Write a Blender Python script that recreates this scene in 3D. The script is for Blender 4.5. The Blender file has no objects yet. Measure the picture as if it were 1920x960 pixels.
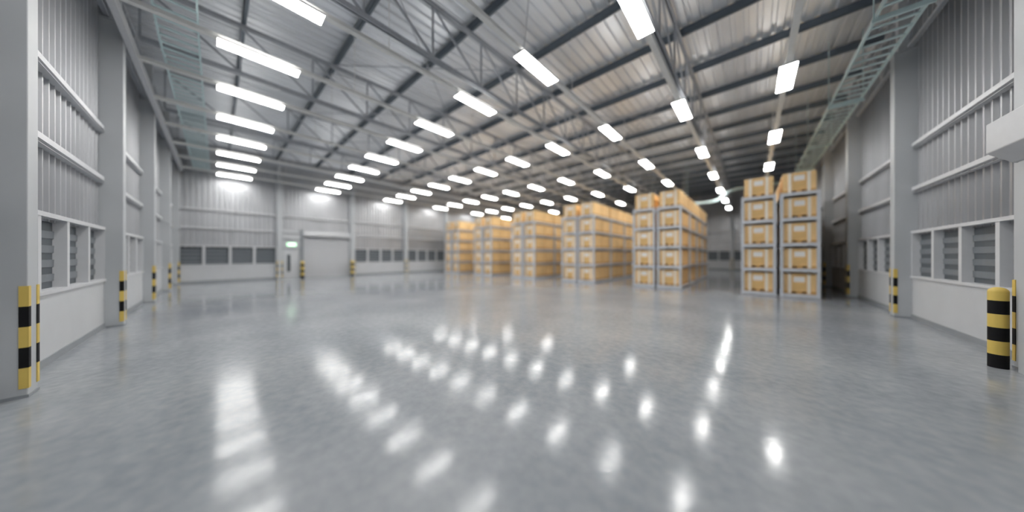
import bpy, math, random
random.seed(4)
S = bpy.context.scene
C = S.collection

# ------------------------------------------------------------------ helpers
class MB:
    """collects boxes, bars and sheets and links them as one mesh object"""
    def __init__(s): s.v = []; s.f = []; s.m = []
    def poly(s, pts, faces, mi=0):
        n = len(s.v); s.v += [tuple(p) for p in pts]
        for f in faces: s.f.append(tuple(i + n for i in f)); s.m.append(mi)
    def box(s, x0, x1, y0, y1, z0, z1, mi=0):
        x0, x1 = sorted((x0, x1)); y0, y1 = sorted((y0, y1)); z0, z1 = sorted((z0, z1))
        s.poly([(x0,y0,z0),(x1,y0,z0),(x1,y1,z0),(x0,y1,z0),(x0,y0,z1),(x1,y0,z1),(x1,y1,z1),(x0,y1,z1)],
               [(0,3,2,1),(4,5,6,7),(0,1,5,4),(1,2,6,5),(2,3,7,6),(3,0,4,7)], mi)
    def bar(s, p, q, w, h, mi=0):
        """square bar between two points, w sideways, h up"""
        p = Vec(p); q = Vec(q); d = (q - p).normalized()
        up = Vec((0,0,1)) if abs(d.z) < .95 else Vec((0,1,0))
        a = d.cross(up).normalized() * (w/2); b = a.cross(d).normalized() * (h/2)
        pts = []
        for o in (p, q): pts += [o-a-b, o+a-b, o+a+b, o-a+b]
        s.poly(pts, [(0,1,2,3),(4,7,6,5),(0,4,5,1),(1,5,6,2),(2,6,7,3),(3,7,4,0)], mi)
    def cyl(s, p, q, r, n=12, mi=0):
        p = Vec(p); q = Vec(q); d = (q - p).normalized()
        up = Vec((0,0,1)) if abs(d.z) < .95 else Vec((0,1,0))
        a = d.cross(up).normalized(); b = a.cross(d)
        pts = [o + (a*math.cos(t) + b*math.sin(t))*r for o in (p, q) for t in [2*math.pi*i/n for i in range(n)]]
        fs = [(i, (i+1) % n, n+(i+1) % n, n+i) for i in range(n)] + [tuple(range(n))[::-1], tuple(range(n, 2*n))]
        s.poly(pts, fs, mi)
    def prism(s, prof, axis, a0, a1, mi=0):
        """closed 2D profile extruded along an axis; profile is the other two axes in order"""
        n = len(prof)
        def P(u, v, a): return {'x': (a,u,v), 'y': (u,a,v), 'z': (u,v,a)}[axis]
        pts = [P(u, v, a0) for u, v in prof] + [P(u, v, a1) for u, v in prof]
        s.poly(pts, [(i, (i+1) % n, n+(i+1) % n, n+i) for i in range(n)] + [tuple(range(n))[::-1], tuple(range(n, 2*n))], mi)
    def sheet(s, prof, fn, a0, a1, mi=0):
        """open profile [(u,v)] swept from a0 to a1 through fn(u,v,a)"""
        n = len(prof)
        pts = [fn(u, v, a0) for u, v in prof] + [fn(u, v, a1) for u, v in prof]
        s.poly(pts, [(i, i+1, n+i+1, n+i) for i in range(n-1)], mi)
    def mesh(s, name, mats, bevel=0):
        me = bpy.data.meshes.new(name); me.from_pydata(s.v, [], s.f)
        for m in (mats if isinstance(mats, (list, tuple)) else [mats]): me.materials.append(m)
        me.polygons.foreach_set('material_index', s.m); me.update()
        return me
    def build(s, name, mats, parent=None, bevel=0, loc=None, smooth=False):
        o = bpy.data.objects.new(name, s.mesh(name, mats)); C.objects.link(o)
        if parent: o.parent = parent
        if loc: o.location = loc
        import bmesh
        bm = bmesh.new(); bm.from_mesh(o.data); bmesh.ops.recalc_face_normals(bm, faces=bm.faces); bm.to_mesh(o.data); bm.free()
        if bevel:
            m = o.modifiers.new('bevel', 'BEVEL'); m.width = bevel; m.segments = 2; m.limit_method = 'ANGLE'
        if smooth:
            for p in o.data.polygons: p.use_smooth = True
        return o
from mathutils import Vector as Vec

def tag(o, label=None, cat=None, group=None, kind=None):
    if label: o['label'] = label
    if cat: o['category'] = cat
    if group: o['group'] = group
    if kind: o['kind'] = kind
    return o
def thing(name, label, cat, loc=(0,0,0), group=None, kind=None):
    o = bpy.data.objects.new(name, None); C.objects.link(o); o.location = loc
    o.empty_display_size = .1
    return tag(o, label, cat, group, kind)
def dup(root, loc):
    r = root.copy(); C.objects.link(r); r.location = loc
    for ch in list(root.children):
        c = ch.copy(); C.objects.link(c); c.parent = r
        for g in list(ch.children):
            d = g.copy(); C.objects.link(d); d.parent = c
    return r
ORD = ['first','second','third','fourth','fifth','sixth','seventh','eighth','ninth','tenth','eleventh','twelfth','thirteenth',
       'fourteenth','fifteenth','sixteenth','seventeenth','eighteenth','nineteenth','twentieth']

# ------------------------------------------------------------------ materials
def mat(name, col, rough=.5, metal=0, spec=.5, noise=0, scale=8, bump=0, bscale=40, coat=0, stretch=None, rvar=0):
    m = bpy.data.materials.new(name); m.use_nodes = True
    nt = m.node_tree; b = nt.nodes['Principled BSDF']
    b.inputs['Base Color'].default_value = (*col, 1); b.inputs['Roughness'].default_value = rough
    b.inputs['Metallic'].default_value = metal; b.inputs['Specular IOR Level'].default_value = spec
    b.inputs['Coat Weight'].default_value = coat
    tc = nt.nodes.new('ShaderNodeTexCoord'); mp = nt.nodes.new('ShaderNodeMapping')
    nt.links.new(tc.outputs['Object'], mp.inputs['Vector'])
    if stretch: mp.inputs['Scale'].default_value = stretch
    if noise:
        n = nt.nodes.new('ShaderNodeTexNoise'); n.inputs['Scale'].default_value = scale; n.inputs['Detail'].default_value = 5
        r = nt.nodes.new('ShaderNodeMapRange'); r.inputs['To Min'].default_value = 1-noise; r.inputs['To Max'].default_value = 1+noise
        r.inputs['From Min'].default_value = .3; r.inputs['From Max'].default_value = .7
        x = nt.nodes.new('ShaderNodeVectorMath'); x.operation = 'SCALE'; x.inputs[0].default_value = col
        nt.links.new(mp.outputs[0], n.inputs['Vector']); nt.links.new(n.outputs['Fac'], r.inputs['Value'])
        nt.links.new(r.outputs[0], x.inputs['Scale']); nt.links.new(x.outputs[0], b.inputs['Base Color'])
        if rvar:
            r2 = nt.nodes.new('ShaderNodeMapRange'); r2.inputs['From Min'].default_value = .3; r2.inputs['From Max'].default_value = .7
            r2.inputs['To Min'].default_value = rough-rvar; r2.inputs['To Max'].default_value = rough+rvar
            nt.links.new(n.outputs['Fac'], r2.inputs['Value']); nt.links.new(r2.outputs[0], b.inputs['Roughness'])
    if bump:
        n = nt.nodes.new('ShaderNodeTexNoise'); n.inputs['Scale'].default_value = bscale; n.inputs['Detail'].default_value = 3
        u = nt.nodes.new('ShaderNodeBump'); u.inputs['Strength'].default_value = bump; u.inputs['Distance'].default_value = .01
        nt.links.new(mp.outputs[0], n.inputs['Vector']); nt.links.new(n.outputs['Fac'], u.inputs['Height'])
        nt.links.new(u.outputs[0], b.inputs['Normal'])
    return m
def emis(name, col, strength):
    m = bpy.data.materials.new(name); m.use_nodes = True; b = m.node_tree.nodes['Principled BSDF']
    b.inputs['Base Color'].default_value = (.8,.8,.8,1)
    b.inputs['Emission Color'].default_value = (*col, 1); b.inputs['Emission Strength'].default_value = strength
    return m
M = {
 'white':  mat('painted_white', (.55,.565,.585), .5, noise=.03, scale=1.5),
 'column': mat('column_paint', (.47,.49,.51), .45, noise=.03, scale=1.2),
 'base':   mat('baseboard_grey', (.27,.29,.31), .5, noise=.05, scale=2),
 'frame':  mat('window_frame_paint', (.62,.63,.65), .4, noise=.02),
 'clad':   mat('ribbed_sheet', (.45,.46,.48), .40, .7, noise=.08, scale=1.3, stretch=(1,1,.25)),
 'louver': mat('louver_metal', (.19,.21,.23), .45, .1, noise=.05),
 'backing': mat('louver_gap_shade', (.085,.10,.115), .5, noise=.05),  # dark tone stands in for the shade between louver slats
 'void':   mat('dark_void', (.02,.025,.03), .8),
 'deck':   mat('roof_sheet', (.78,.80,.83), .34, .6, noise=.14, scale=.5, stretch=(1.4,.25,1)),
 'purlin': mat('purlin_paint', (.12,.145,.175), .5, .1, noise=.05),
 'truss':  mat('truss_paint', (.40,.42,.455), .45, .0, noise=.05),
 'beam':   mat('beam_paint', (.62,.63,.65), .45, noise=.03),
 'rail':   mat('light_rail_paint', (.80,.80,.78), .45, noise=.03),
 'tray':   mat('tray_teal', (.64,.79,.80), .4, .1, noise=.05),
 'yellow': mat('safety_yellow', (.70,.51,.12), .45, noise=.03, scale=5),
 'black':  mat('safety_black', (.007,.007,.008), .6, spec=.2),
 'steel':  mat('rack_steel', (.58,.60,.64), .4, .0, noise=.04),
 'shelf':  mat('rack_shelf', (.60,.62,.66), .45, .0, noise=.03),
 'carton': mat('carton_brown', (.84,.58,.28), .7, noise=.10, scale=2.2, stretch=(3,3,.6)),
 'cartonp':mat('carton_front', (.76,.50,.21), .7, noise=.10, scale=3),
 'strap':  mat('strap_white', (.86,.80,.70), .5),
 'label':  mat('label_paper', (.85,.83,.80), .6),
 'skid':   mat('skid_wood', (.62,.36,.12), .7, noise=.12, scale=5),
 'skidd':  mat('skid_gap', (.10,.055,.02), .8),
 'door':   mat('door_paint', (.50,.51,.53), .45, noise=.02),
 'glass':  mat('dark_glass', (.06,.07,.08), .15),
 'housing':mat('housing_paint', (.52,.53,.55), .4, noise=.02),
 'diff':   emis('lamp_diffuser', (1,.985,.955), 26),
 'up':     emis('ceiling_fill_glow', (1,.985,.955), 9),  # added glow that brightens the roof sheets
 'sign':   emis('sign_green', (.30,.85,.38), 1.6),
 'signw':  emis('sign_white', (.9,1,.9), 2.2),
}
def floor_mat():
    m = bpy.data.materials.new('polished_concrete'); m.use_nodes = True; nt = m.node_tree; b = nt.nodes['Principled BSDF']
    L = nt.links.new
    tc = nt.nodes.new('ShaderNodeTexCoord')
    def noise(scale, det, st=(1,1,1)):
        mp = nt.nodes.new('ShaderNodeMapping'); mp.inputs['Scale'].default_value = st; L(tc.outputs['Object'], mp.inputs[0])
        n = nt.nodes.new('ShaderNodeTexNoise'); n.inputs['Scale'].default_value = scale; n.inputs['Detail'].default_value = det
        L(mp.outputs[0], n.inputs['Vector']); return n
    n1 = noise(.45, 8); n2 = noise(9, 6); n3 = noise(1.7, 7)
    ad = nt.nodes.new('ShaderNodeMath'); ad.operation = 'MULTIPLY_ADD'; ad.inputs[1].default_value = .55
    L(n2.outputs['Fac'], ad.inputs[0]); L(n1.outputs['Fac'], ad.inputs[2])
    cr = nt.nodes.new('ShaderNodeValToRGB'); cr.color_ramp.elements[0].position = .55; cr.color_ramp.elements[1].position = 1.0
    cr.color_ramp.elements[0].color = (.225,.245,.275,1); cr.color_ramp.elements[1].color = (.35,.365,.385,1)
    L(ad.outputs[0], cr.inputs[0]); L(cr.outputs[0], b.inputs['Base Color'])
    r = nt.nodes.new('ShaderNodeMapRange'); r.inputs['From Min'].default_value = .3; r.inputs['From Max'].default_value = .7
    r.inputs['To Min'].default_value = .09; r.inputs['To Max'].default_value = .16
    L(n3.outputs['Fac'], r.inputs['Value']); L(r.outputs[0], b.inputs['Roughness'])
    b.inputs['Specular IOR Level'].default_value = .25
    n4 = noise(14, 3); u = nt.nodes.new('ShaderNodeBump'); u.inputs['Strength'].default_value = .06; u.inputs['Distance'].default_value = .01
    L(n4.outputs['Fac'], u.inputs['Height']); L(u.outputs[0], b.inputs['Normal'])
    return m
M['floor'] = floor_mat()

# ------------------------------------------------------------------ plan (metres; camera above the origin)
XB, XR, YN, YF = -25.35, 3.15, -1.73, 40.62       # dado faces: back-left end wall, right wall, near left wall, far wall
CL = [-1.86 - 4.74*i for i in range(5)]          # columns on the near wall cover [c, c+.3] in x
CR = [2.86 + 4.72*k for k in range(8)]           # columns on right and end walls cover [c, c+.3] in y
def roof(y): return 8.72 + .02*y                 # underside of the roof sheets
WALLS = {
 'left':  dict(f=lambda s,d,z: (s, YN-d, z)),
 'right': dict(f=lambda s,d,z: (XR+d, s, z)),
 'back':  dict(f=lambda s,d,z: (XB-d, s, z)),
 'far':   dict(f=lambda s,d,z: (s, YF+d, z)),
}
def wbox(mb, w, s0, s1, d0, d1, z0, z1, mi=0):
    a = WALLS[w]['f'](s0, d0, z0); b = WALLS[w]['f'](s1, d1, z1)
    mb.box(a[0], b[0], a[1], b[1], a[2], b[2], mi)

mb = MB(); mb.box(XB-.4, XR+.4, YN-.4, YF+.4, -.2, 0); o = mb.build('floor', M['floor']); tag(o, 'polished grey concrete floor of the warehouse', 'floor', kind='structure')

# roof sheets with trapezoid ribs running along y
mb = MB(); prof = []; x = XB-.3; p = .32
while x < XR+.3:
    prof += [(x, 0), (x+p*.52, 0), (x+p*.62, .06), (x+p*.9, .06)]; x += p
mb.sheet(prof, lambda u, v, a: (u, a, roof(a)+v), YN-.35, YF+.35)
x = XB-.35
mb.poly([(XB-.4,YN-.4,roof(YN)+.1),(XR+.4,YN-.4,roof(YN)+.1),(XR+.4,YF+.4,roof(YF)+.1),(XB-.4,YF+.4,roof(YF)+.1)], [(0,1,2,3)])
o = mb.build('ceiling', M['deck']); tag(o, 'silvery ribbed metal roof sheets above the trusses', 'ceiling', kind='structure')

# walls: ribbed sheet above, white dado below
SPANS = {'left': (XB-.2, XR+.2), 'right': (YN-.2, YF+.2), 'back': (YN-.2, YF+.2), 'far': (XB-.2, XR+.2)}
LBL = {'left': 'wall with striped columns beside the camera, opposite the racks', 'right': 'wall behind the black and yellow bollard',
       'back': 'end wall with the shutter and exit sign', 'far': 'dim far wall behind the ends of the racks'}
DOORS = {'back': [(3.2, 7.6)], 'right': [(2.9, 7.5)]}
for w, (s0, s1) in SPANS.items():
    F = WALLS[w]['f']; t = thing('wall_'+w, 'grey '+LBL[w], 'wall', F((s0+s1)/2, 0, 0), kind='structure')
    t.location = (0,0,0)
    mb = MB(); prof = []; s = s0; p = .236
    while s < s1:
        prof += [(s, .125), (s+p*.68, .125), (s+p*.74, .07), (s+p*.88, .07), (s+p*.94, .125)]; s += p
    # ribs stop at the door openings
    mb.sheet([q for q in prof], lambda u, v, a: F(u, v, a), 2.2, 9.75)
    wbox(mb, w, s0, s1, .14, .3, 2.2, 9.8)
    o = mb.build('cladding', M['clad'], t); tag(o, 'ribbed metal sheet')
    mb = MB()
    segs = [(s0, s1)]
    for (a, b) in DOORS.get(w, []):
        segs = [(s0, a), (b, s1)]
    for a, b in segs: wbox(mb, w, a, b, 0, .3, 0, 1.07)
    wbox(mb, w, s0, s1, .26, .32, 0, 2.3)
    o = mb.build('dado', M['white'], t); tag(o, 'smooth white lower panel')
    mb = MB()
    for a, b in segs: wbox(mb, w, a, b, -.018, 0, 0, .115)
    o = mb.build('baseboard_'+w, M['base']); tag(o, 'grey baseboard along the '+LBL[w], 'baseboard', kind='structure')

# columns, each with two striped corner guards
def guard(mb, w, s, side, dfront=-.27):
    """L profile on a column's front corner at s; side +1 when the column lies at smaller s"""
    n = 5; z = .11; h = .238; t = .008; g = .052
    for i in range(n):
        mi = i % 2
        wbox(mb, w, s - side*g, s + side*t, dfront - t, dfront - .0005, z, z+h, mi)
        wbox(mb, w, s + side*.0005, s + side*t, dfront, dfront + g, z, z+h, mi)
        z += h
def cx(w, c): return (c+.05, c+.32) if w == 'left' else (c, c+.3)
def fd(w): return -.252 if w == 'left' else -.275
def column(w, c, name_label):
    F = WALLS[w]['f']; t = thing('column', name_label, 'column', F(c+.15, -.07, 0), kind='structure')
    off = Vec(t.location)
    def P(mb, nm, m, bev=0):
        o = mb.build(nm, m, t, bevel=bev); o.location = -off; return o
    mb = MB(); wbox(mb, w, *cx(w, c), fd(w), .12, 0, 7.12); P(mb, 'shaft', M['column'], .008)
    mb = MB(); wbox(mb, w, cx(w, c)[0]-.008, cx(w, c)[1]+.008, fd(w)-.008, .0, 0, .035); P(mb, 'foot_strip', M['base'])
    mb = MB(); wbox(mb, w, c-.03, c+.33, -.30, .12, 7.12, 7.16); wbox(mb, w, c+.05, c+.25, -.2, .1, 7.16, 8.5); P(mb, 'head_plate', M['column'])
    for s, sd in zip(cx(w, c), (-1, 1)):
        mb = MB(); guard(mb, w, s, sd, fd(w))
        o = P(mb, 'corner_guard', [M['yellow'], M['black']]); o['label'] = 'yellow and black striped corner guard'
for i, c in enumerate(CL): column('left', c, f'grey column with striped guards on the near wall, {ORD[i]} from the camera')
for i, c in enumerate([CL[-1]-4.74+.25]): column('left', XB+.0, 'grey corner column where the near wall meets the end wall')
for i, c in enumerate(CR): column('back', c, f'grey column on the end wall with the shutter, {ORD[i]} from the near wall corner')
for i, c in enumerate(CR[1:]): column('right', c, f'grey column on the wall behind the bollard, {ORD[i]} counting away from the camera')
for i, c in enumerate(CL): column('far', c, f'dim grey column on the far wall, {ORD[i]} from the wall behind the bollard')

# girts: C channels along the sheets in every bay
tn = [0]
def girts(w, a, b, where):
    for z, hl in ((3.46, 'lower'), (4.62, 'upper')):
        tn[0] += 1
        mb = MB()
        wbox(mb, w, a, b, -.005, .01, z-.09, z); wbox(mb, w, a, b, .01, .1, z-.012, z); wbox(mb, w, a, b, .01, .1, z-.09, z-.078)
        wbox(mb, w, a, b, -.005, .09, z-.15, z-.145)
        o = mb.build(f'trim_{tn[0]}', M['frame']); tag(o, f'{hl} horizontal rail {where}', 'wall rail', kind='structure')
# louvred window band
wn = [0]
def window(w, a, b, where, n=4):
    wn[0] += 1; F = WALLS[w]['f']
    t = thing(f'window_{wn[0]}', f'louvred window band {where}', 'window', (0,0,0), kind='structure')
    mb = MB()
    wbox(mb, w, a, b, -.03, .13, 1.07, 1.125)
    o = mb.build('window_sill', M['frame'], t)
    mb = MB()
    wbox(mb, w, a, b, -.02, .13, 2.24, 2.31)
    st = (b-a)/n
    for i in range(n+1):
        c = a+i*st; h = .055 if 0 < i < n else .035
        lo = max(a, c-h); hi = min(b, c+h)
        wbox(mb, w, lo, hi, -.01, .13, 1.125, 2.24)
    mb.build('window_frame', M['frame'], t)
    for i in range(n):
        lo = a+i*st+.02; hi = a+(i+1)*st-.02; z = 1.125
        mb = MB()
        while z < 2.05:
            pr = [(.125, z+.098), (.111, z+.11), (.107, z+.225), (.125, z+.23)]
            mb.sheet(pr, lambda u, v, q: F(q, u, v), lo, hi); z += .235
        mb.build('louver', M['louver'], t)
        mb = MB(); wbox(mb, w, lo, hi, .125, .13, 1.1, 2.26); mb.build('gap_shade_panel', M['backing'], t)  # shade of the gaps between slats, put into a dark panel
def bays(w, cs, lo, hi, where, win=True, skip=()):
    edges = [lo] + [v for c in sorted(cs) for v in (c, c+.3)] + [hi]
    bs = [(edges[i], edges[i+1]) for i in range(0, len(edges), 2)]
    return bs
for i, (a, b) in enumerate(zip([CL[k+1]+.3 for k in range(4)] + [XB+.3], [CL[k] for k in range(4)] + [CL[4]])):
    wh = f'on the near wall between columns, {ORD[i]} bay from the camera'
    girts('left', a, b, wh)
    if True: window('left', a, b+.05, wh)
girts('left', CL[0]+.3, XR, 'on the near wall beside the camera')
for i in range(0, 7):
    a, b = CR[i]+.3, CR[i+1]
    if i >= 1:
        wh = f'on the wall behind the bollard, {ORD[i-1]} bay from the camera'
        girts('right', a, b, wh); window('right', a, b, wh)
    wh = f'on the end wall, {ORD[i]} bay after the corner bay'
    girts('back', a, b, wh)
    if i >= 1: window('back', a, b, wh)
girts('back', YN+.0, CR[0], 'on the end wall in the corner bay'); window('back', YN+.05, CR[0], 'on the end wall in the corner bay')
for i, (a, b) in enumerate([(CL[0]+.3, XR)] + [(CL[k+1]+.3, CL[k]) for k in range(4)]):
    wh = f'on the dim far wall, {ORD[i]} bay from the wall behind the bollard'
    girts('far', a, b, wh); window('far', a, b, wh)

# ------------------------------------------------------------------ doors
# end wall: loading shutter + personnel door
t = thing('door_1', 'closed grey roller shutter on the end wall between two small bollards', 'shutter door', (XB, 5.95, 0), kind='structure')
def PD(mb, nm, m, bev=0, par=None):
    o = mb.build(nm, m, par or t, bevel=bev); o.location = -Vec(t.location) if par is None else (0,0,0); return o
mb = MB(); prof = []; z = 0
while z < 3.1: prof += [(XB+.02, z), (XB+.02, z+.085), (XB+.008, z+.1)]; z += .1
mb.sheet(prof, lambda u, v, a: (u, a, v), 4.42, 7.48); mb.box(XB-.1, XB, 4.38, 7.52, 0, 3.12); PD(mb, 'shutter_curtain', M['door'])
mb = MB(); mb.prism([(XB, 3.12),(XB+.22, 3.12),(XB+.26, 3.2),(XB+.26, 3.38),(XB+.2, 3.46),(XB, 3.46)], 'y', 4.36, 7.56)
o = mb.build('shutter_housing', M['housing'], t); o.location = -Vec(t.location)
mb = MB(); mb.box(XB, XB+.02, 4.42, 7.48, 3.02, 3.12); o = PD(mb, 'header_strip', M['base'])
for y0, y1, zt, m in ((4.24, 4.40, 3.62, 'base'), (7.50, 7.60, 3.12, 'column')):
    mb = MB(); mb.box(XB, XB+.12, y0, y1, 0, zt); PD(mb, 'guide_rail', M[m])
mb = MB(); mb.box(XB-.05, XB+.01, 3.18, 7.62, 2.2, 3.6); o = mb.build('trim_60', M['white']); tag(o, 'flat white panel above the personnel door on the end wall', 'wall panel', kind='structure')
mb = MB(); mb.box(XB-.2, XB-.11, 3.18, 7.62, 0, 2.25); o = mb.build('trim_63', M['white']); tag(o, 'white wall backing behind the end wall doors', 'wall panel', kind='structure')
t = thing('door_2', 'narrow grey personnel door with vision slot under the green exit sign', 'door', (XB, 3.72, 0), kind='structure')
mb = MB(); mb.box(XB-.1, XB-.01, 3.28, 4.18, 0, 2.2); PD(mb, 'door_leaf', M['white'], .004)
mb = MB(); mb.box(XB-.1, XB+.03, 3.19, 3.28, 0, 2.28); mb.box(XB-.1, XB+.03, 4.15, 4.23, 0, 2.28); mb.box(XB-.1, XB+.03, 3.19, 4.23, 2.2, 2.28); PD(mb, 'door_frame', M['column'])
mb = MB(); mb.box(XB-.012, XB-.004, 3.46, 3.64, .5, 1.75); PD(mb, 'vision_panel', M['glass'])
mb = MB(); mb.box(XB-.01, XB+.05, 4.02, 4.05, .95, 1.15); mb.box(XB+.035, XB+.05, 3.92, 4.05, 1.04, 1.07); PD(mb, 'door_handle', M['steel'])
mb = MB(); mb.box(XB+.01, XB+.06, 3.16, 4.24, 2.82, 2.9); o = mb.build('trim_61', M['base']); tag(o, 'grey ledge above the exit sign on the end wall', 'ledge', kind='structure')
mb = MB(); mb.box(XB+.01, XB+.06, 3.16, 4.24, 3.3, 3.36); o = mb.build('trim_62', M['base']); tag(o, 'upper grey ledge beside the end wall shutter housing', 'ledge', kind='structure')
# exit sign
t = thing('exit_sign', 'lit green exit sign above the personnel door on the end wall', 'sign', (XB+.01, 3.7, 2.5))
o = (lambda mb: (mb.box(0, .05, -.28, .28, -.13, .13), mb.build('sign_case', M['housing'], t, bevel=.006))[1])(MB())
o = (lambda mb: (mb.box(.05, .056, -.265, .265, -.115, .115), mb.build('sign_face', M['sign'], t))[1])(MB())
mb = MB(); X = .058; Xb = .0562
for a, b in (((-.02,.06),(-.05,-.0)), ((-.05,0),(-.1,-.03)), ((-.1,-.03),(-.1,-.085)), ((-.05,0),(0,-.04)), ((0,-.04),(.02,-.085)), ((-.02,.04),(.05,.02)), ((-.02,.04),(-.09,.04))):
    mb.bar((X, a[0], a[1]), (X, b[0], b[1]), .002, .022)
mb.cyl((Xb, -.005, .088), (Xb+.003, -.005, .088), .02)
mb.box(Xb, Xb+.003, .11, .235, -.012, .012)
mb.prism([(.11,.045),(.11,-.045),(.06,0)], 'x', Xb, Xb+.003)
mb.build('pictogram', M['signw'], t)
# right wall: big shutter next to the camera, its housing reaches into view
t = thing('door_3', 'shutter door on the wall behind the large bollard, boxy housing above', 'shutter door', (XR, 5.2, 0), kind='structure')
mb = MB(); prof = []; z = 0
while z < 3.1: prof += [(XR+.05, z), (XR+.05, z+.085), (XR+.065, z+.1)]; z += .1
mb.sheet(prof, lambda u, v, a: (u, a, v), 3.0, 7.5); mb.box(XR+.08, XR+.15, 2.9, 7.55, 0, 3.3); PD(mb, 'shutter_curtain', M['door'])
mb = MB(); mb.prism([(2.595, 3.60),(2.595, 3.165),(2.80, 2.99),(2.86, 2.98),(3.2, 2.98),(3.2, 3.60)], 'y', 2.7, 7.68)
PD(mb, 'shutter_housing', M['housing'], .012)
for y in (2.82, 7.46):
    mb = MB(); mb.box(2.8305, XR+.05, y, y+.055, 0, 2.98); mb.box(2.80, 2.83, y-.4, y+.125, 0, 2.98); PD(mb, 'guide_rail', M['column'], .004)

# ------------------------------------------------------------------ bollards
def bollard(loc, r, h, label, group=None):
    o = bpy.data.objects.new('bollard', None); C.objects.link(o); o.location = loc; tag(o, label, 'bollard', group)
    n = 48; bh = h/6
    for mi, nm, mm in ((0, 'black_band', 'black'), (1, 'yellow_band', 'yellow')):
        for i in range(3):
            k = 2*i+mi
            prof = [(r, k*bh), (r, (k+1)*bh)]
            if k == 5:
                prof = [(r, k*bh), (r, h-.85*r)] + [(r*math.cos(a), h-.85*r+.85*r*math.sin(a)) for a in [math.pi/2*j/8 for j in range(1, 9)]]
            mb = MB(); pts = []; fs = []
            for (rr, zz) in prof:
                for j in range(n):
                    a = 2*math.pi*j/n; pts.append((rr*math.cos(a), rr*math.sin(a), zz))
            for q in range(len(prof)-1):
                for j in range(n): fs.append((q*n+j, q*n+(j+1) % n, (q+1)*n+(j+1) % n, (q+1)*n+j))
            mb.poly(pts, fs); ob = mb.build(nm, M[mm], o, smooth=True)
    return o
bollard((2.715, 7.75, 0), .082, 1.19, 'large yellow and black banded bollard standing by the near shutter guide')
bollard((XB+.5, 4.27, 0), .11, 1.27, 'small far bollard between the exit door and the end wall shutter')
bollard((XB+.5, 7.58, 0), .11, 1.27, 'small far bollard beside the windows, other side of end wall shutter')

# ------------------------------------------------------------------ roof steel
XT = [c+.15 for c in CL]                         # one truss over every column line
for i, x in enumerate(XT):
    t = thing('roof_truss', f'grey lattice roof truss, {ORD[i]} from the wall behind the bollard', 'truss', (x, (YN+YF)/2, 7.1), 'roof trusses across the hall')
    y0, y1, n = -1.27, 40.4, 24; st = (y1-y0)/n; off = -Vec(t.location)
    ztop = lambda y: roof(y)-.30
    mb = MB(); w = .038
    for s in (-w, w): mb.bar((x+s, y0, 7.02), (x+s, y1, 7.02), .03, .11)
    mb.box(x-w, x+w, y0, y1, 7.055, 7.075); mb.build('bottom_chord', M['truss'], t, loc=off)
    mb = MB()
    for s in (-w, w): mb.bar((x+s, y0, ztop(y0)), (x+s, y1, ztop(y1)), .03, .11)
    mb.bar((x, y0, ztop(y0)+.04), (x, y1, ztop(y1)+.04), .09, .02); mb.build('top_chord', M['truss'], t, loc=off)
    for k in range(n+1):
        y = y0+k*st
        mb = MB(); mb.bar((x, y, 7.04), (x, y, ztop(y)), .045, .045); mb.build('upright_web', M['truss'], t, loc=off)
        if k < n:
            a, b = (y, y+st) if k < n/2 else (y+st, y)
            mb = MB(); mb.bar((x, a, ztop(a)-.03), (x, b, 7.06), .045, .05); mb.build('diagonal_web', M['truss'], t, loc=off)
# purlins (C section)
PY = [2.86 + 2.36*k for k in range(-1, 17)]
for i, y in enumerate(PY):
    z = roof(y); mb = MB()
    mb.box(XB, XR+.1, y, y+.012, z-.24, z); mb.box(XB, XR+.1, y, y+.085, z-.24, z-.228); mb.box(XB, XR+.1, y, y+.085, z-.012, z-.001)
    mb.box(XB, XR+.1, y+.073, y+.085, z-.228, z-.205)
    o = mb.build('purlin', M['purlin']); tag(o, f'dark steel purlin under the roof sheets, {ORD[i]} from the near wall', 'purlin', 'roof purlins')
# sag rods and diagonal bracing under the sheets
bi = 0
for a in range(4):
    for (y0, y1) in ((2.86, 7.58), (12.3, 17.02)):
        x0, x1 = XT[a+1]+.1, XT[a]-.1
        for (p, q, dd) in (((x0, y0), (x1, y1), 0), ((x1, y0), (x0, y1), .05)):
            mb = MB(); mb.cyl((p[0], p[1], roof(p[1])-.27-dd), (q[0], q[1], roof(q[1])-.27-dd), .018, 8)
            o = mb.build('brace_rod', M['truss']); bi += 1
            tag(o, f'thin roof brace rod, {"rising" if dd==0 else "crossing"} diagonal in {"nearer" if y0<5 else "farther"} cross of {ORD[a]} truss bay from right wall', 'brace rod', 'roof cross bracing')
# knee braces at truss ends along the near wall: lattice eaves girders
def girder(w, s0, s1, st, label):
    F = WALLS[w]['f']; D = -.02
    t = thing('eaves_girder', label, 'girder', F((s0+s1)/2, D, 7.2)); off = -Vec(t.location)
    P = lambda s, z: F(s, D, z)
    zt = 8.42 if w == 'left' else 8.42
    mb = MB(); mb.bar(P(s0, 7.22), P(s1, 7.22), .08, .08); mb.build('bottom_chord', M['truss'], t, loc=off)
    mb = MB(); mb.bar(P(s0, zt), P(s1, zt), .08, .08); mb.build('top_chord', M['truss'], t, loc=off)
    n = int(round((s1-s0)/st)); st = (s1-s0)/n
    for k in range(n):
        s = s0+k*st
        mb = MB(); mb.bar(P(s, 7.22), P(s, zt), .06, .06); mb.build('upright_web', M['truss'], t, loc=off)
        for a, b in ((s, s+st/2), (s+st, s+st/2)):
            mb = MB(); mb.bar(P(a, 7.22), P(b, zt), .05, .05); mb.build('diagonal_web', M['truss'], t, loc=off)
girder('left', XB+.2, XR-.3, 1.18, 'lattice girder at the eaves above the near wall columns')
girder('right', YN+.3, YF-.2, 1.77, 'lattice girder at the eaves above the wall behind the bollard')
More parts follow.
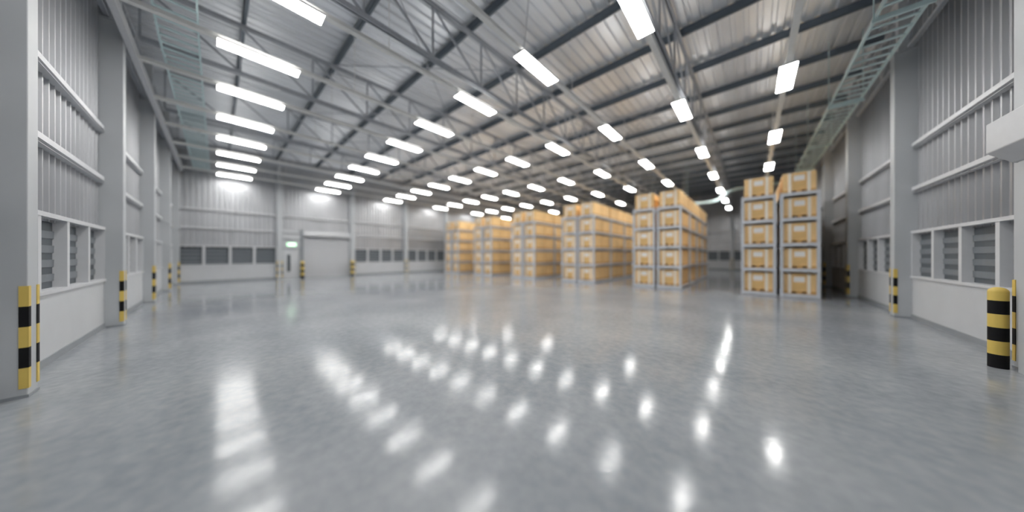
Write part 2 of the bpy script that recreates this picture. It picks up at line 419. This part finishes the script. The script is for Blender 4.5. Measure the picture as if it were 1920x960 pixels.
# tie beam the light rails start from
mb = MB()
mb.box(XB+.1, XR-.1, -1.47, -1.35, 6.70, 6.93)
o = mb.build('tie_beam', M['beam'], bevel=.01); tag(o, 'long pale beam along the near wall columns where the light rails start', 'beam')

# ------------------------------------------------------------------ lights
LX = [.7236 - 2.4995*k for k in range(11)]
LY = [.758 + 4.998*j for j in range(8)]
fixture = None
for k, x in enumerate(LX):
    rail = thing('light_rail', f'pale light rail carrying a row of lamps, {ORD[k]} from the wall behind the bollard', 'light rail', (x, 19.5, 6.77), 'light rails')
    off = -Vec(rail.location)
    mb = MB(); mb.box(x-.065, x+.065, -1.35, YF-.1, 6.735, 6.83); mb.build('rail_channel', M['rail'], rail, bevel=.006, loc=off)
    for y in [2.9 + 4.72*i for i in range(8)]:
        mb = MB(); mb.cyl((x, y, 6.83), (x, y, roof(y)-.235), .010, 6); mb.build('hanger_rod', M['rail'], rail, loc=off)
    for j, y in enumerate(LY):
        if (k == 0 and j > 4) or (k > 1 and j > 5): continue
        lb = f'bright ceiling lamp, {ORD[j]} from the near wall on the {ORD[k]} rail from the bollard wall'
        if fixture is None:
            fixture = thing('ceiling_light', lb, 'ceiling light', (x, y, 6.65), 'lamps on the light rails')
            mb = MB(); mb.box(-.175, .175, -.76, .76, .006, .05); mb.prism([(-.09,.05),(.09,.05),(.06,.085),(-.06,.085)], 'y', -.74, .74); mb.build('lamp_housing', M['rail'], fixture)
            mb = MB(); mb.box(-.168, .168, -.75, .75, 0, .0055); mb.build('lamp_diffuser', M['diff'], fixture)
            mb = MB()
            for s in (-1, 1): mb.box(s*.10, s*.165, -.72, .72, .0505, .055)
            mb.build('added_ceiling_fill', M['up'], fixture)  # unseen glowing strips added on top of the housing to lighten the ceiling
        else:
            o = dup(fixture, (x, y, 6.65)); o['label'] = lb

# ------------------------------------------------------------------ cable trays
def tray(name, label, path, width, axis, hangers, rung=.36):
    """ladder tray: path = list of (s, z) ; axis 'x' runs along x at y=c, 'y' along y at x=c"""
    c = width[0]; w = width[1]
    P = (lambda s, v, z: (s, c+v, z)) if axis == 'x' else (lambda s, v, z: (c+v, s, z))
    mid = path[len(path)//2]
    t = thing(name, label, 'cable tray', P(mid[0], 0, mid[1])); off = -Vec(t.location)
    for v in (-w/2, w/2):
        mb = MB()
        for (a, b) in zip(path, path[1:]):
            mb.bar(P(a[0], v, a[1]), P(b[0], v, b[1]), .035, .11)
        mb.build('side_rail', M['tray'], t, loc=off)
    # rungs
    L = [0]
    for (a, b) in zip(path, path[1:]): L.append(L[-1]+math.dist(a, b))
    d = .1; n = 0
    while d < L[-1]:
        i = max(k for k in range(len(L)-1) if L[k] <= d); u = (d-L[i])/(L[i+1]-L[i])
        s = path[i][0]+(path[i+1][0]-path[i][0])*u; z = path[i][1]+(path[i+1][1]-path[i][1])*u
        mb = MB(); mb.bar(P(s, -w/2, z-.03), P(s, w/2, z-.03), .065, .03); n += 1
        o = mb.build('rung', M['tray'], t, loc=off); d += rung
    for s in hangers:
        z = path[-1][1]; mb = MB()
        mb.bar(P(s, -w/2-.06, z-.09), P(s, w/2+.06, z-.09), .05, .07)
        for v in (-w/2-.03, w/2+.03):
            p = P(s, v, 0); mb.cyl((p[0], p[1], z-.09), (p[0], p[1], roof(p[1])-.01), .012, 6)
        mb.build('hanger', M['tray'], t, loc=off)
tray('cable_tray', 'teal ladder cable tray running along the near wall below the roof',
     [(-6.6, 8.25), (-8.6, 7.55), (-9.4, 7.25), (-10.1, 7.08), (-10.8, 7.0), (XB+.2, 6.98)], (-.62, .64), 'x', [], .29)
tray('cable_tray', 'teal ladder cable tray hung above the wall behind the bollard',
     [(3.5, 6.8), (39.8, 6.8)], (2.32, .66), 'y', [4.9, 9.5, 14.0, 18.6, 23.2, 27.8], .37)
# crossing tray behind the racks with a drop
tray('cable_tray', 'teal cable tray crossing over the rear ends of the racks with a stepped drop',
     [(2.0, 6.75), (-.9, 6.75), (-1.5, 6.55), (-1.9, 6.1), (-2.4, 5.98), (-7.0, 5.98)], (26.4, .5), 'x', [-4, -6.5], .40)

# ------------------------------------------------------------------ pallet racks and cartons
RY0 = 15.45; BAY = 2.65; NB = 4; RW = 1.10
ZS = [.14, 1.15, 2.17, 3.18, 4.19]               # top of each shelf
PC = [.81 - 4.54*i for i in range(6)]            # centre line of each back-to-back pair
PN = ['nearest the bollard wall', 'second from the bollard wall', 'third from the bollard wall', 'fourth from the bollard wall',
      'fifth from the bollard wall', 'farthest from the bollard wall']
# one rack, local origin at its front left foot
rack0 = thing('pallet_rack', 'r', 'rack', (0,0,0), 'steel pallet racks in back-to-back pairs')
for b in range(NB+1):
    y = b*BAY; mb = MB()
    for x in (0, RW-.10): 
        mb.box(x, x+.10, y-.054, y+.03, .012, 4.2)
        mb.box(x-.02, x+.11, y-.06, y+.06, 0, .012)
    mb.build('upright_frame', M['steel'], rack0, bevel=.004)
for lv, z in enumerate(ZS):
    mb = MB(); L = NB*BAY
    mb.box(.02, RW-.02, 0, L, z-.03, z)                                  # deck
    for x in (.02, RW-.07): mb.box(x, x+.05, 0, L, z-.11, z-.03)         # long beams
    for b in range(NB+1): mb.box(.0, RW, b*BAY-.075, b*BAY-.055, z-.13, z+.0); mb.box(.02, RW-.02, b*BAY-.035, b*BAY+.035, z-.09, z-.03)
    mb.build('shelf', M['shelf'], rack0, bevel=.003)
# one carton on its skid, local origin at centre bottom, front faces -y
CW, CD, CH = .92, 1.20, .80
car0 = thing('carton', 'c', 'carton', (0,0,0), 'strapped cartons in the pallet racks')
mb = MB(); mb.box(-CW/2, CW/2, -CD/2, CD/2, .10, CH); o = mb.build('carton_body', M['carton'], car0, bevel=.008)
mb = MB(); mb.box(-CW*.215, CW*.215, -CD/2-.004, -CD/2+.002, .12, CH-.06); mb.build('printed_panel', M['cartonp'], car0)
for s in (-.285, .285):
    mb = MB(); w = .045; e = .006
    mb.box(s*CW-w, s*CW+w, -CD/2-e, -CD/2, .02, CH+e); mb.box(s*CW-w, s*CW+w, CD/2, CD/2+e, .02, CH+e); mb.box(s*CW-w, s*CW+w, -CD/2, CD/2, CH, CH+e)
    mb.build('strap', M['strap'], car0)
mb = MB(); mb.box(-.15, .15, -CD/2-.009, -CD/2-.0045, .47, .68); mb.build('label_sheet', M['label'], car0)
mb = MB()
mb.box(-CW/2, CW/2, -CD/2, CD/2, .09, .10)
for x0, x1 in ((-.46, -.20), (-.07, .07), (.20, .46)): mb.box(x0, x1, -CD/2, CD/2, .015, .09)
mb.box(-CW/2, CW/2, -CD/2, CD/2, 0, .015); mb.build('skid', M['skid'], car0, bevel=.003)
first_r = first_c = True
LVN = ['bottom', 'second', 'third', 'fourth', 'top']
for p, pc in enumerate(PC):
    for side in (0, 1):
        x0 = pc - RW - .05 if side == 0 else pc + .05
        sd = 'end-wall side' if side == 0 else 'bollard-wall side'
        lab = f'grey steel rack full of cartons, {sd} of the pair {PN[p]}'
        if first_r: r = rack0; r.location = (x0, RY0, 0); first_r = False
        else: r = dup(rack0, (x0, RY0, 0))
        r['label'] = lab
        depth = 2*NB if side == 1 else 1
        if p == 0: depth = 2*NB if side == 1 else 2
        for lv, z in enumerate(ZS):
            for d in range(depth):
                b, h = divmod(d, 2)
                y = RY0 + b*BAY + .07 + CD/2 + h*(CD+.06) 
                loc = (x0+RW/2 + random.uniform(-.012, .012), y + random.uniform(-.01, .01), z)
                if first_c: o = car0; o.location = loc; first_c = False
                else: o = dup(car0, loc)
                dn = 'front' if d == 0 else ORD[d]+' deep'
                o['label'] = f'brown carton, {dn}, {LVN[lv]} shelf, {sd} rack, pair {PN[p]}'

# ------------------------------------------------------------------ world, camera, view
w = bpy.data.worlds.new('world'); S.world = w; w.use_nodes = True
w.node_tree.nodes['Background'].inputs[0].default_value = (.5,.55,.6,1); w.node_tree.nodes['Background'].inputs[1].default_value = .02
cam = bpy.data.cameras.new('camera'); co = bpy.data.objects.new('camera', cam); C.objects.link(co)
co.location = (0, 0, 1.65); co.rotation_euler = (math.pi/2, 0, math.radians(42.02))
cam.sensor_width = 36; cam.lens = 36*498.62/1920; cam.clip_start = .05; cam.clip_end = 200
cam.dof.use_dof = True; cam.dof.focus_distance = 3.7; cam.dof.aperture_fstop = (cam.lens/1000)/.072
S.camera = co
S.view_settings.view_transform = 'Standard'; S.view_settings.look = 'None'; S.view_settings.gamma = 1
S.view_settings.use_curve_mapping = False; S.view_settings.exposure = 0.40
S.cycles.max_bounces = 8; S.cycles.diffuse_bounces = 5; S.cycles.glossy_bounces = 4
S.cycles.sample_clamp_indirect = 6
S.cycles.use_denoising = True
